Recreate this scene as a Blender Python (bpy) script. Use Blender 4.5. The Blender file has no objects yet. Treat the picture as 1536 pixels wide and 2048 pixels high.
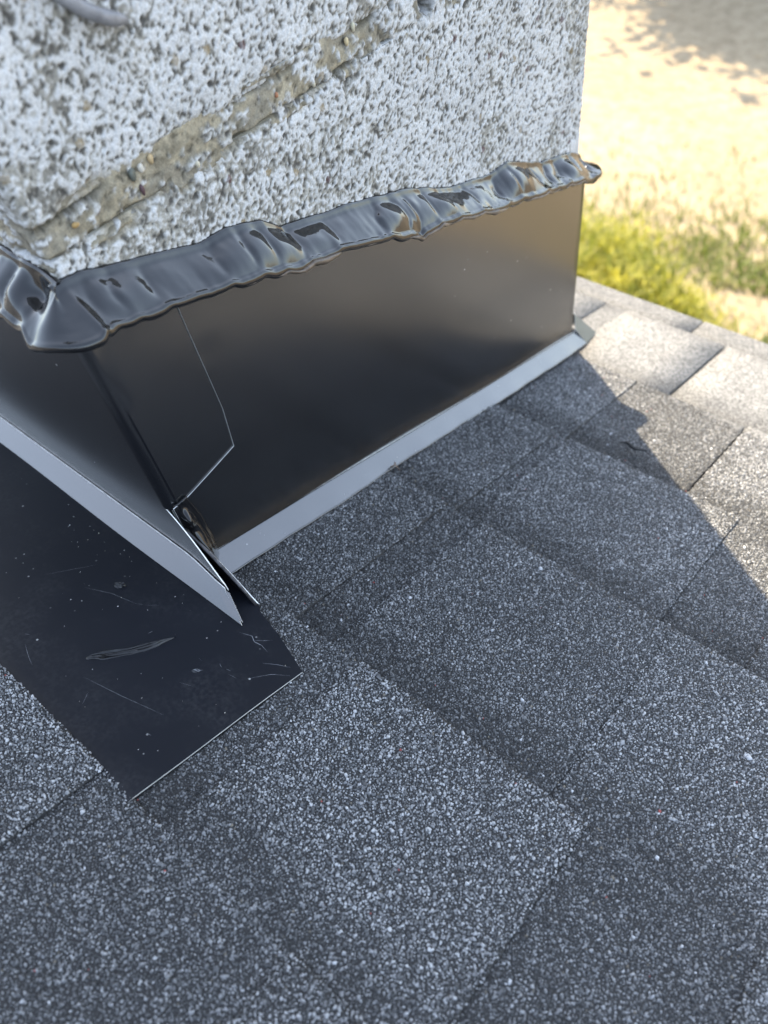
import bpy, bmesh, math, random
import numpy as np
from mathutils import Matrix, Vector

random.seed(7)
rng = np.random.default_rng(11)
S = bpy.context.scene
COL = S.collection
rad = math.radians

# ------------------------------------------------------------------ camera
cam_d = bpy.data.cameras.new('camera')
cam_d.sensor_fit = 'VERTICAL'
cam_d.sensor_height = 36.0
cam_d.lens = 36.0 * 1560 / 2048
cam_d.clip_start = 0.01
cam_d.clip_end = 400
cam = bpy.data.objects.new('camera', cam_d)
COL.objects.link(cam)
_R = ((0.76654689, 0.63086348, -0.12007137),
      (0.45082929, -0.66179523, -0.59898249),
      (-0.45733884, 0.40501648, -0.79170881))
_m = Matrix.Identity(4)
for i in range(3):
    _m[i][0] = _R[0][i]
    _m[i][1] = -_R[1][i]
    _m[i][2] = -_R[2][i]
_m[0][3], _m[1][3], _m[2][3] = 0.28990, -0.10101, 0.39206
cam.matrix_world = _m
cam_d.dof.use_dof = True
cam_d.dof.focus_distance = 0.425
cam_d.dof.aperture_fstop = 7.4
S.camera = cam

# ------------------------------------------------------------------ light
SUN = Vector((-0.1115, 0.0868, 0.152)).normalized()
SUN_EL = math.asin(SUN.z)
SUN_AZ = math.atan2(SUN.x, SUN.y)          # from +Y towards +X
w = bpy.data.worlds.new('World')
S.world = w
w.use_nodes = True
nt = w.node_tree
sky = nt.nodes.new('ShaderNodeTexSky')
sky.sky_type = 'NISHITA'
sky.sun_disc = False
sky.sun_elevation = SUN_EL
sky.sun_rotation = SUN_AZ
sky.air_density = 1.0
sky.dust_density = 1.2
sky.ozone_density = 1.0
bg = nt.nodes['Background']
bg.inputs['Strength'].default_value = 0.15
hs = nt.nodes.new('ShaderNodeHueSaturation')      # hazy late-winter sky: less saturated than clear air
hs.inputs['Saturation'].default_value = 0.66
hs.inputs['Hue'].default_value = 0.494
nt.links.new(sky.outputs[0], hs.inputs['Color'])
nt.links.new(hs.outputs[0], bg.inputs['Color'])
sun_d = bpy.data.lights.new('sun', 'SUN')
sun_d.energy = 3.3
sun_d.angle = rad(0.55)
sun_d.color = (1.0, 0.83, 0.58)
sun = bpy.data.objects.new('sun', sun_d)
COL.objects.link(sun)
sun.rotation_euler = (-SUN).to_track_quat('-Z', 'Y').to_euler()
sun.location = SUN * 20
S.view_settings.view_transform = 'Standard'
S.view_settings.look = 'None'
S.view_settings.exposure = 2.3
S.view_settings.gamma = 1.0
S.view_settings.use_curve_mapping = False
S.cycles.use_denoising = True

# ------------------------------------------------------------------ helpers
PT = math.atan(1 / 3)
CP, SP = math.cos(PT), math.sin(PT)
GZ = -3.0                                   # level of the yard


def rp(X, D, h):
    """roof coordinates (along the eave, down the slope, off the deck) -> world; arrays allowed"""
    X = np.asarray(X, float); D = np.asarray(D, float); h = np.asarray(h, float)
    return np.stack(np.broadcast_arrays(X, D * CP + h * SP, -D * SP + h * CP), -1)


def hash2(i, j, seed):
    n = (i.astype(np.int64) * 374761393 + j.astype(np.int64) * 668265263 + seed * 144269504) & 0xFFFFFFFF
    n = ((n ^ (n >> 13)) * 1274126177) & 0xFFFFFFFF
    n = (n ^ (n >> 16))
    n = (n * 2246822519) & 0xFFFFFFFF
    n ^= n >> 15
    return (n & 0xFFFFFF) / float(0xFFFFFF)


def vn(x, y, size, seed=0):
    x = np.asarray(x, float) / size; y = np.asarray(y, float) / size
    i = np.floor(x); j = np.floor(y)
    u = x - i; v = y - j
    u = u * u * (3 - 2 * u); v = v * v * (3 - 2 * v)
    i = i.astype(np.int64); j = j.astype(np.int64)
    a = hash2(i, j, seed); b = hash2(i + 1, j, seed); c = hash2(i, j + 1, seed); d = hash2(i + 1, j + 1, seed)
    return a + (b - a) * u + (c - a) * v + (a - b - c + d) * u * v


def fbm(x, y, size, seed=0, octv=3):
    t = 0; amp = 1; s = 0
    for k in range(octv):
        t = t + amp * vn(x, y, size / 2 ** k, seed + 17 * k)
        s += amp; amp *= 0.55
    return t / s


def worley(x, y, size, seed=0):
    x = np.asarray(x, float) / size; y = np.asarray(y, float) / size
    i0 = np.floor(x).astype(np.int64); j0 = np.floor(y).astype(np.int64)
    best = np.full(x.shape, 9.0); rid = np.zeros(x.shape)
    for di in (-1, 0, 1):
        for dj in (-1, 0, 1):
            i = i0 + di; j = j0 + dj
            px = i + hash2(i, j, seed); py = j + hash2(i, j, seed + 5)
            d = np.hypot(px - x, py - y)
            m = d < best
            rid = np.where(m, hash2(i, j, seed + 9), rid)
            best = np.minimum(best, d)
    return best, rid


def sstep(a, b, x):
    t = np.clip((x - a) / (b - a), 0, 1)
    return t * t * (3 - 2 * t)


def mesh_np(name, V, F, mats=(), smooth=False, attrs=None):
    """V (n,3); F list of arrays (m,k)"""
    me = bpy.data.meshes.new(name)
    V = np.asarray(V, np.float32).reshape(-1, 3)
    F = [np.asarray(f, np.int32) for f in (F if isinstance(F, (list, tuple)) else [F]) if len(f)]
    loops = np.concatenate([f.ravel() for f in F])
    tot = np.concatenate([np.full(len(f), f.shape[1], np.int32) for f in F])
    st = np.concatenate([[0], np.cumsum(tot)[:-1]]).astype(np.int32)
    me.vertices.add(len(V)); me.vertices.foreach_set('co', V.ravel())
    me.loops.add(len(loops)); me.loops.foreach_set('vertex_index', loops)
    me.polygons.add(len(tot)); me.polygons.foreach_set('loop_start', st); me.polygons.foreach_set('loop_total', tot)
    if smooth:
        me.polygons.foreach_set('use_smooth', np.ones(len(tot), bool))
    for m in mats:
        me.materials.append(m)
    for an, (kind, data) in (attrs or {}).items():
        a = me.attributes.new(an, kind, 'POINT')
        a.data.foreach_set('color' if kind == 'FLOAT_COLOR' else 'value', np.asarray(data, np.float32).ravel())
    me.update(calc_edges=True)
    me.validate()
    return me


def link(name, me, parent=None, label=None, cat=None, group=None, kind=None):
    o = bpy.data.objects.new(name, me)
    COL.objects.link(o)
    if parent is not None:
        o.parent = parent
    if label: o['label'] = label
    if cat: o['category'] = cat
    if group: o['group'] = group
    if kind: o['kind'] = kind
    return o


def thing(name, label, cat, loc=(0, 0, 0), group=None):
    o = link(name, None, None, label, cat, group)
    o.empty_display_size = 0.02
    o.location = loc
    return o


def under(o, t):
    """parent o (built in world coordinates) to the thing t standing at t.location"""
    o.parent = t
    o.matrix_parent_inverse = Matrix.Translation(-Vector(t.location))
    return o


def gridfaces(nr, nc, off=0, wrap=False):
    i, j = np.meshgrid(np.arange(nr - 1), np.arange(nc - (0 if wrap else 1)), indexing='ij')
    a = i * nc + j; b = i * nc + (j + 1) % nc
    return np.stack([a, b, b + nc, a + nc], -1).reshape(-1, 4) + off


def box(x0, x1, y0, y1, z0, z1):
    V = [(x, y, z) for z in (z0, z1) for y in (y0, y1) for x in (x0, x1)]
    F = [(0, 2, 3, 1), (4, 5, 7, 6), (0, 1, 5, 4), (2, 6, 7, 3), (0, 4, 6, 2), (1, 3, 7, 5)]
    return np.array(V), np.array(F)


def tube(path, radii, seg=8):
    P = np.asarray(path, float); n = len(P)
    T = np.gradient(P, axis=0); T /= np.linalg.norm(T, axis=1)[:, None]
    ref = np.array([0.3, 0.2, 0.93])
    A = np.cross(T, ref); A /= np.linalg.norm(A, axis=1)[:, None]
    B = np.cross(T, A)
    th = np.arange(seg) * 2 * math.pi / seg
    V = P[:, None] + (np.cos(th)[None, :, None] * A[:, None] + np.sin(th)[None, :, None] * B[:, None]) * np.asarray(radii)[:, None, None]
    return V.reshape(-1, 3), [gridfaces(n, seg, 0, True), np.arange(seg)[None, ::-1], (np.arange(seg) + (n - 1) * seg)[None]]


# ------------------------------------------------------------------ materials
def new_mat(name):
    m = bpy.data.materials.new(name)
    m.use_nodes = True
    t = m.node_tree
    return m, t, t.nodes['Principled BSDF']


def N(t, typ, **kw):
    n = t.nodes.new(typ)
    for k, v in kw.items():
        if k.startswith('i_'):
            n.inputs[k[2:].replace('_', ' ')].default_value = v
        else:
            setattr(n, k, v)
    return n


def ramp(t, stops):
    r = t.nodes.new('ShaderNodeValToRGB')
    e = r.color_ramp.elements
    while len(e) < len(stops):
        e.new(0.5)
    for k, (p, c) in enumerate(stops):
        e[k].position = p
        e[k].color = (*c, 1) if len(c) == 3 else c
    return r


def math_n(t, op, a=None, b=None, clamp=False):
    n = t.nodes.new('ShaderNodeMath'); n.operation = op; n.use_clamp = clamp
    for k, v in enumerate((a, b)):
        if v is None: continue
        if isinstance(v, (int, float)): n.inputs[k].default_value = v
        else: t.links.new(v, n.inputs[k])
    return n.outputs[0]


def mix_c(t, fac, a, b, blend='MIX'):
    n = t.nodes.new('ShaderNodeMix'); n.data_type = 'RGBA'; n.blend_type = blend
    for sock, v in ((n.inputs['Factor'], fac), (n.inputs['A'], a), (n.inputs['B'], b)):
        if isinstance(v, (int, float)): sock.default_value = v
        elif isinstance(v, tuple): sock.default_value = (*v, 1)
        else: t.links.new(v, sock)
    return n.outputs['Result']


def coord(t):
    return t.nodes.new('ShaderNodeTexCoord').outputs['Object']


# granule-covered shingle: granules as cells whose grey follows the printed tone of the shingle
GR_STOPS = [(0.0, (.026, .027, .0285)), (.3, (.075, .0775, .081)), (.6, (.165, .169, .175)), (.82, (.27, .275, .283)), (1.0, (.45, .456, .465))]


def mat_shingle():
    m, t, b = new_mat('granule shingle')
    at = N(t, 'ShaderNodeAttribute', attribute_name='gcol')       # rgb of a single granule, alpha 1 on granule geometry
    tone = N(t, 'ShaderNodeAttribute', attribute_name='tone')
    co = coord(t)
    v = N(t, 'ShaderNodeTexVoronoi', i_Scale=720.0); v.feature = 'F1'
    t.links.new(co, v.inputs['Vector'])
    sep = t.nodes.new('ShaderNodeSeparateColor'); t.links.new(v.outputs['Color'], sep.inputs[0])
    r1 = sep.outputs[0]
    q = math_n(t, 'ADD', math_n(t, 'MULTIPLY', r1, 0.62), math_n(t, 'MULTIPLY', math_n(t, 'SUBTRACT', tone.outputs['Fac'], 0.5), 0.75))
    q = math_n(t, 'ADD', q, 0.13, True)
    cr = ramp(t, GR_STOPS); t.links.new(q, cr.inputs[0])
    gap = math_n(t, 'MULTIPLY', math_n(t, 'SUBTRACT', v.outputs['Distance'], 0.62), 5.0, True)
    c0 = mix_c(t, gap, mix_c(t, 1.0, cr.outputs[0], (.78, .765, .74), 'MULTIPLY'), (.012, .012, .013))
    col = mix_c(t, at.outputs['Alpha'], c0, at.outputs['Color'])
    t.links.new(col, b.inputs['Base Color'])
    b.inputs['Roughness'].default_value = 0.62
    b.inputs['Specular IOR Level'].default_value = 0.5
    bp = N(t, 'ShaderNodeBump', i_Strength=0.9, i_Distance=0.0006); bp.invert = True
    n2 = N(t, 'ShaderNodeTexNoise', i_Scale=1500.0, i_Detail=2.0); t.links.new(co, n2.inputs['Vector'])
    h = math_n(t, 'ADD', v.outputs['Distance'], math_n(t, 'MULTIPLY', n2.outputs[0], 0.5))
    t.links.new(h, bp.inputs['Height']); t.links.new(bp.outputs[0], b.inputs['Normal'])
    return m


def mat_paint(name, base=(.010, .0115, .015), rough=.30, ior=1.9, dust=.5, seed=0.0):
    m, t, b = new_mat(name)
    co = coord(t)
    mp = N(t, 'ShaderNodeMapping'); mp.inputs['Location'].default_value = (seed, seed * .7, 0)
    t.links.new(co, mp.inputs['Vector'])
    big = N(t, 'ShaderNodeTexNoise', i_Scale=22.0, i_Detail=5.0, i_Roughness=.65); t.links.new(mp.outputs[0], big.inputs['Vector'])
    fine = N(t, 'ShaderNodeTexNoise', i_Scale=420.0, i_Detail=3.0); t.links.new(mp.outputs[0], fine.inputs['Vector'])
    sp = N(t, 'ShaderNodeTexVoronoi', i_Scale=260.0); t.links.new(mp.outputs[0], sp.inputs['Vector'])
    sc = t.nodes.new('ShaderNodeSeparateColor'); t.links.new(sp.outputs['Color'], sc.inputs[0])
    # dust film gathered in patches, and single pale specks
    film = math_n(t, 'MULTIPLY', math_n(t, 'SUBTRACT', big.outputs[0], 0.46), 3.2, True)
    film = math_n(t, 'MULTIPLY', film, math_n(t, 'MULTIPLY', math_n(t, 'SUBTRACT', fine.outputs[0], .38), 2.5, True))
    film = math_n(t, 'MULTIPLY', film, 0.035 * dust)
    spk = math_n(t, 'LESS_THAN', sp.outputs['Distance'], 0.16)
    spk = math_n(t, 'MULTIPLY', spk, math_n(t, 'GREATER_THAN', sc.outputs[0], 1 - 0.035 * dust))
    spk = math_n(t, 'MULTIPLY', spk, math_n(t, 'MULTIPLY', sc.outputs[1], .7))
    f = math_n(t, 'ADD', film, spk, True)
    t.links.new(mix_c(t, f, base, (.55, .55, .54)), b.inputs['Base Color'])
    r = math_n(t, 'ADD', math_n(t, 'MULTIPLY', big.outputs[0], .06), rough - .03)
    t.links.new(r, b.inputs['Roughness'])
    b.inputs['IOR'].default_value = ior
    return m


def mat_plain(name, col, rough=.5, metal=0.0, var=.25, scale=30.0, bump=0.0, bscale=200.0):
    m, t, b = new_mat(name)
    co = coord(t)
    n = N(t, 'ShaderNodeTexNoise', i_Scale=scale, i_Detail=4.0); t.links.new(co, n.inputs['Vector'])
    lo = tuple(c * (1 - var) for c in col); hi = tuple(min(1, c * (1 + var)) for c in col)
    r = ramp(t, [(.3, lo), (.7, hi)]); t.links.new(n.outputs[0], r.inputs[0])
    t.links.new(r.outputs[0], b.inputs['Base Color'])
    b.inputs['Roughness'].default_value = rough
    b.inputs['Metallic'].default_value = metal
    if bump:
        n2 = N(t, 'ShaderNodeTexNoise', i_Scale=bscale, i_Detail=4.0); t.links.new(co, n2.inputs['Vector'])
        bp = N(t, 'ShaderNodeBump', i_Strength=.6, i_Distance=bump)
        t.links.new(n2.outputs[0], bp.inputs['Height']); t.links.new(bp.outputs[0], b.inputs['Normal'])
    return m


def mat_tar(name, rough=.10, fib=1.0, ior=1.62):
    m, t, b = new_mat(name)
    co = coord(t)
    mp = N(t, 'ShaderNodeMapping'); mp.inputs['Scale'].default_value = (1, 1, .25); t.links.new(co, mp.inputs['Vector'])
    n1 = N(t, 'ShaderNodeTexNoise', i_Scale=120.0, i_Detail=2.0); t.links.new(co, n1.inputs['Vector'])
    n2 = N(t, 'ShaderNodeTexNoise', i_Scale=900.0, i_Detail=3.0); t.links.new(mp.outputs[0], n2.inputs['Vector'])
    n3 = N(t, 'ShaderNodeTexNoise', i_Scale=60.0, i_Detail=3.0); t.links.new(co, n3.inputs['Vector'])
    patch = math_n(t, 'MULTIPLY', math_n(t, 'SUBTRACT', n3.outputs[0], .5), 5.0, True)
    b1 = N(t, 'ShaderNodeBump', i_Strength=.10, i_Distance=.0012); t.links.new(n1.outputs[0], b1.inputs['Height'])
    b2 = N(t, 'ShaderNodeBump', i_Distance=.0002)
    t.links.new(math_n(t, 'MULTIPLY', patch, .22 * fib), b2.inputs['Strength'])
    t.links.new(n2.outputs[0], b2.inputs['Height']); t.links.new(b1.outputs[0], b2.inputs['Normal'])
    t.links.new(b2.outputs[0], b.inputs['Normal'])
    b.inputs['Base Color'].default_value = (.006, .006, .007, 1)
    t.links.new(math_n(t, 'ADD', math_n(t, 'MULTIPLY', patch, .12), rough), b.inputs['Roughness'])
    b.inputs['IOR'].default_value = ior
    return m


def mat_attr(name, attr, rough=.85, bump=0.0, bscale=900.0, var=.3, spec=.3):
    m, t, b = new_mat(name)
    at = N(t, 'ShaderNodeAttribute', attribute_name=attr)
    co = coord(t)
    n = N(t, 'ShaderNodeTexNoise', i_Scale=bscale, i_Detail=4.0); t.links.new(co, n.inputs['Vector'])
    r = ramp(t, [(.3, (1 - var,) * 3), (.7, (1.0,) * 3)]); t.links.new(n.outputs[0], r.inputs[0])
    t.links.new(mix_c(t, 1.0, at.outputs['Color'], r.outputs[0], 'MULTIPLY'), b.inputs['Base Color'])
    b.inputs['Roughness'].default_value = rough
    b.inputs['Specular IOR Level'].default_value = spec
    if bump:
        bp = N(t, 'ShaderNodeBump', i_Strength=.7, i_Distance=bump)
        t.links.new(n.outputs[0], bp.inputs['Height']); t.links.new(bp.outputs[0], b.inputs['Normal'])
    return m


M_SH = mat_shingle()
M_PAINT = mat_paint('black painted flashing', base=(.004, .0045, .006), dust=.3, rough=.235, ior=2.15)
M_PAN = mat_paint('scuffed black pan', base=(.006, .0072, .011), rough=.42, ior=1.33, dust=1.3, seed=3.1)
M_EDGE = mat_plain('bare cut metal', (.80, .79, .76), .35, .35, .15, 300)
M_TAR = mat_tar('wet black sealant', .06)
M_TAR2 = mat_tar('thin black sealant', .06, .2, 1.5)
M_CONC = mat_attr('painted block', 'ccol', .9, .0005, 1100, .35)
M_SCR = mat_plain('scratch', (.13, .137, .15), .6, 0, .7, 500)
M_GRIT = mat_attr('grit', 'ccol', .6, 0, 600, .2, .5)

# ------------------------------------------------------------------ ground, yard
def mat_ground():
    m, t, b = new_mat('dry yard')
    co = coord(t)
    n1 = N(t, 'ShaderNodeTexNoise', i_Scale=.9, i_Detail=6.0, i_Roughness=.6); t.links.new(co, n1.inputs['Vector'])
    n2 = N(t, 'ShaderNodeTexNoise', i_Scale=9.0, i_Detail=6.0, i_Roughness=.7); t.links.new(co, n2.inputs['Vector'])
    n3 = N(t, 'ShaderNodeTexNoise', i_Scale=60.0, i_Detail=3.0); t.links.new(co, n3.inputs['Vector'])
    r = ramp(t, [(.32, (.22, .17, .105)), (.5, (.31, .25, .165)), (.68, (.38, .315, .215))]); t.links.new(n2.outputs[0], r.inputs[0])
    r1 = ramp(t, [(.35, (.82, .8, .78)), (.65, (1, 1, 1))]); t.links.new(n1.outputs[0], r1.inputs[0])
    c = mix_c(t, 1.0, r.outputs[0], r1.outputs[0], 'MULTIPLY')
    r3 = ramp(t, [(.3, (.75, .75, .74)), (.6, (1, 1, 1))]); t.links.new(n3.outputs[0], r3.inputs[0])
    t.links.new(mix_c(t, 1.0, c, r3.outputs[0], 'MULTIPLY'), b.inputs['Base Color'])
    b.inputs['Roughness'].default_value = .95
    bp = N(t, 'ShaderNodeBump', i_Strength=.5, i_Distance=.02); t.links.new(n2.outputs[0], bp.inputs['Height']); t.links.new(bp.outputs[0], b.inputs['Normal'])
    return m


gx = np.concatenate([np.linspace(-150, -8, 12), np.linspace(-7.5, 5, 50), np.linspace(6, 150, 12)])
gy = np.concatenate([np.linspace(-150, -4, 12), np.linspace(-3, 12, 60), np.linspace(13, 150, 12)])
GX, GY = np.meshgrid(gx, gy)
GH = GZ + .06 * (fbm(GX, GY, 2.0, 3) - .5)
link('ground', mesh_np('ground', np.stack([GX, GY, GH], -1), gridfaces(len(gy), len(gx)), [mat_ground()], True), kind='structure')


def blades(px, py, pz, hgt, wid, lean, n_per=1, seed=0):
    """thin bent three-segment leaves; returns V, F, per-vertex random"""
    r = np.random.default_rng(seed)
    n = len(px)
    az = r.uniform(0, 2 * math.pi, n); ln = lean * r.uniform(.2, 1.2, n)
    dx, dy = np.cos(az), np.sin(az)
    V = np.zeros((n, 5, 3))
    for k, (tt, ww) in enumerate(((0, 1), (.55, .75))):
        cx = px + dx * hgt * ln * tt ** 2; cy = py + dy * hgt * ln * tt ** 2; cz = pz + hgt * tt
        V[:, 2 * k] = np.stack([cx - dy * wid * ww, cy + dx * wid * ww, cz], -1)
        V[:, 2 * k + 1] = np.stack([cx + dy * wid * ww, cy - dx * wid * ww, cz], -1)
    V[:, 4] = np.stack([px + dx * hgt * ln, py + dy * hgt * ln, pz + hgt * (1 - .3 * ln)], -1)
    o = np.arange(n)[:, None] * 5
    F4 = o + np.array([[0, 1, 3, 2]]); F3 = o + np.array([[2, 3, 4]])
    return V.reshape(-1, 3), [F4, F3], np.repeat(r.random(n), 5)


def mat_leaf(name, stops, trans=.35):
    m, t, b = new_mat(name)
    at = N(t, 'ShaderNodeAttribute', attribute_name='rnd')
    r = ramp(t, stops); t.links.new(at.outputs['Fac'], r.inputs[0])
    t.links.new(r.outputs[0], b.inputs['Base Color'])
    b.inputs['Roughness'].default_value = .55
    tr = t.nodes.new('ShaderNodeBsdfTranslucent'); t.links.new(r.outputs[0], tr.inputs[0])
    mx = t.nodes.new('ShaderNodeMixShader'); mx.inputs[0].default_value = trans
    out = [n for n in t.nodes if n.type == 'OUTPUT_MATERIAL'][0]
    t.links.new(b.outputs[0], mx.inputs[1]); t.links.new(tr.outputs[0], mx.inputs[2]); t.links.new(mx.outputs[0], out.inputs[0])
    return m


# patchy lawn: dense towards the house, thinning out to bare dry earth
ng = 150000
qx = rng.uniform(-4.5, 2.0, ng); qy = rng.uniform(2.0, 7.2, ng)
edge = 5.0 + .45 * (qx + 1.0)
pat = fbm(qx, qy, .8, 41, 4)
dens = sstep(.36, .52, pat) * (1 - sstep(edge - 1.1, edge + .5, qy)) + .05 * (1 - sstep(edge, edge + 1.5, qy))
keep = rng.random(ng) < dens
qx, qy = qx[keep], qy[keep]
V, F, rn = blades(qx, qy, GZ + .06 * (fbm(qx, qy, 2.0, 3) - .5), rng.uniform(.03, .10, len(qx)), np.full(len(qx), .006), .8, seed=4)
rn = np.clip(np.repeat(fbm(qx, qy, .5, 77, 2), 5) * .9 + rn * .5 - .2, 0, 1)
M_GRASS = mat_leaf('lawn grass', [(.15, (.09, .13, .02)), (.55, (.17, .21, .035)), (.82, (.30, .28, .09)), (1, (.42, .35, .17))])
link('grass', mesh_np('grass', V, F, [M_GRASS], True, {'rnd': ('FLOAT', rn)}), None,
     'patchy yellow-green lawn grass thinning out to bare earth', 'grass', kind='stuff')


def shrub(name, label, cx, cy, rx, ry, hz, n, seed):
    r = np.random.default_rng(seed)
    t = thing(name, label, 'shrub', (cx, cy, GZ), 'yellow-green shrubs under the eave')
    for k in range(7):
        a = r.uniform(0, 6.28); q = np.linspace(0, 1, 6)[:, None]
        end = np.array([math.cos(a) * rx * .6, math.sin(a) * ry * .6, hz * r.uniform(.6, .85)])
        P = np.array([0, 0, 0]) + end * q + np.array([0, 0, .1]) * np.sin(q * 3.1)
        V, F = tube(P, np.linspace(.018, .006, 6), 6)
        link('stem', mesh_np('stem', V, F, [M_BARK], True), t)
    # feathery sprays: clumps of short upturned shoots
    nc = 130
    th = r.uniform(0, 2 * math.pi, nc); ph = np.arccos(r.uniform(-.15, 1, nc)); rr = r.uniform(.45, 1.0, nc) ** .5
    cxs = np.cos(th) * np.sin(ph) * rx * rr; cys = np.sin(th) * np.sin(ph) * ry * rr; czs = .16 + np.cos(ph) * (hz - .16) * rr
    czs = np.maximum(czs, .05)
    tone = r.random(nc)
    k = r.integers(0, nc, n)
    off = r.normal(0, 1, (n, 3)) * np.array([.085, .085, .06])
    V, F, rn = blades(cxs[k] + off[:, 0], cys[k] + off[:, 1], np.maximum(czs[k] + off[:, 2], .01), r.uniform(.04, .11, n), np.full(n, .006), 1.1, seed=seed)
    rn = np.clip(np.repeat(tone[k], 5) * .75 + rn * .35, 0, 1)
    link('foliage', mesh_np('foliage', V, F, [M_SHRUB], True, {'rnd': ('FLOAT', rn)}), t)


M_BARK = mat_plain('bark', (.13, .10, .075), .9, 0, .35, 25, .01, 60)
M_SHRUB = mat_leaf('golden shrub leaves', [(.0, (.10, .13, .012)), (.4, (.24, .25, .025)), (.8, (.42, .38, .05)), (1, (.50, .46, .10))], .4)
shrub('golden_shrub', 'feathery yellow-green shrub right beside the far end of the flashing', -1.55, 3.35, .66, .55, .72, 15000, 5)
shrub('golden_shrub', 'low yellow-green shrub just beyond the roof edge', -1.12, 3.25, .48, .42, .5, 11000, 8)


def tree(name, label, cx, cy, hgt, cr, seed, n=9000):
    r = np.random.default_rng(seed)
    t = thing(name, label, 'tree', (cx, cy, GZ), 'trees out in the yard')
    q = np.linspace(0, 1, 10)
    P = np.stack([.25 * np.sin(q * 2.3), .2 * np.sin(q * 1.7), q * hgt * .8], -1)
    V, F = tube(P, .22 * (1 - .75 * q) * hgt / 7, 10)
    tr = link('trunk', mesh_np('trunk', V, F, [M_BARK], True), t)
    cl = []
    for k in range(14):
        a = k * 2.4 + r.uniform(-.3, .3); st = P[r.integers(4, 9)]
        end = st + np.array([math.cos(a) * cr * r.uniform(.5, .95), math.sin(a) * cr * r.uniform(.5, .95), hgt * r.uniform(.05, .3)])
        qq = np.linspace(0, 1, 6)[:, None]
        PP = st * (1 - qq) + end * qq + np.array([0, 0, .25]) * np.sin(qq * 3.1)
        V, F = tube(PP, np.linspace(.07, .015, 6), 6)
        link('limb', mesh_np('limb', V, F, [M_BARK], True), tr)
        for m in range(5):
            cl.append(PP[r.integers(2, 6)] + r.normal(0, .35, 3))
    cl = np.array(cl)
    k = r.integers(0, len(cl), n)
    p = cl[k] + r.normal(0, .3, (n, 3))
    A = r.normal(0, 1, (n, 3)); A /= np.linalg.norm(A, axis=1)[:, None]
    B = np.cross(A, r.normal(0, 1, (n, 3))); B /= np.linalg.norm(B, axis=1)[:, None]
    s = r.uniform(.06, .12, n)[:, None]
    V = np.stack([p - A * s, p - B * s * .5, p + A * s, p + B * s * .5], 1)
    link('crown', mesh_np('crown', V.reshape(-1, 3), np.arange(4 * n).reshape(-1, 4), [M_LEAF], False, {'rnd': ('FLOAT', np.repeat(r.random(n), 4))}), t)


M_LEAF = mat_leaf('tree leaves', [(0, (.04, .07, .02)), (.5, (.06, .10, .025)), (1, (.10, .13, .04))])
tree('yard_tree', 'broad leafy tree in the yard beyond the chimney', -4.7, 10.6, 5.2, 2.4, 21, 16000)
tree('yard_tree', 'tall leafy tree further out in the yard', -2.9, 10.6, 5.6, 2.5, 22, 20000)

# house body under the roof
EAVE = 0.6257
hw = thing('house_wall', 'pale house wall under the roof edge', 'wall', (1.0, -2.0, GZ))
V, F = box(-4.0, 6.0, -6.0, .33, GZ, -.34)
under(link('wall', mesh_np('wall', V, F, [mat_plain('siding', (.55, .53, .48), .8, 0, .08, 3)])), hw)
ey = EAVE * CP; ez = -EAVE * SP
V, F = box(-4.2, 6.2, ey - .045, ey - .02, ez - .17, ez - .012)
under(link('fascia', mesh_np('fascia', V, F, [mat_plain('fascia paint', (.6, .6, .58), .6, 0, .05, 5)])), hw)
V, F = box(-4.2, 6.2, .33, ey - .046, ez - .165, ez - .15)
under(link('soffit', mesh_np('soffit', V, F, [mat_plain('soffit paint', (.6, .6, .58), .6, 0, .05, 5)])), hw)

# ------------------------------------------------------------------ roof
roof = thing('shingle_roof', 'charcoal grey laminated asphalt shingle roof around the chimney', 'roof', (.3, .2, -.07))
# deck under the shingles, running up to the ridge
q = np.array([rp(-4.2, -5.5, -.003), rp(6.2, -5.5, -.003), rp(6.2, EAVE - .012, -.003), rp(-4.2, EAVE - .012, -.003),
              rp(-4.2, -5.5, -.02), rp(6.2, -5.5, -.02), rp(6.2, EAVE - .012, -.02), rp(-4.2, EAVE - .012, -.02)])
nd = len(q)
under(link('deck', mesh_np('deck', q, [np.array([[0, 1, 2, 3], [7, 6, 5, 4], [0, 4, 5, 1], [1, 5, 6, 2], [2, 6, 7, 3], [3, 7, 4, 0]])], [M_SH],
      attrs={'tone': ('FLOAT', np.full(nd, .5)), 'gcol': ('FLOAT_COLOR', np.zeros((nd, 4)))})), roof)

BUTTS = [-.8378, -.6948, -.5518, -.4088, -.2658, -.1228, .0098, .1608, .3039, .4406, .584, EAVE]
TABS = {   # raised tabs of the upper layer per course: (x0, x1)
    -.2658: [(-.05, .06), (.14, .25), (.33, .47)],
    -.1228: [(-.14, .074), (.198, .335), (.40, .55)],
    .0098: [(.119, .262), (.345, .47)],
    .1608: [(-.06, .069), (.098, .2403), (.2406, .37), (.44, .56)],
    .3039: [(-.05, .076), (.0895, .2305), (.285, .42)],
    .4406: [(.02, .085), (.1905, .325), (.39, .5)],
    .584: [(-.16, -.02), (.006, .115), (.118, .24), (.32, .45)],
    EAVE: [(-1.3, 2.6)],
}
TINTS = {(.0098, .119): .10, (-.1228, -.14): .06, (-.1228, .198): .03, (.1608, -.06): .07, (.1608, .098): -.02, (.1608, .2406): .06, (.3039, -.05): .06, (.3039, .0895): .02,
         (.584, .006): .04, (.4406, .1905): .03}
PAN = [(-.55, -.138), (.0957, -.138), (.0962, -.123), (.1012, -.017), (.0744, -.0078), (.0522, -.0022), (.0475, .0012), (-.55, .0012)]


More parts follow.
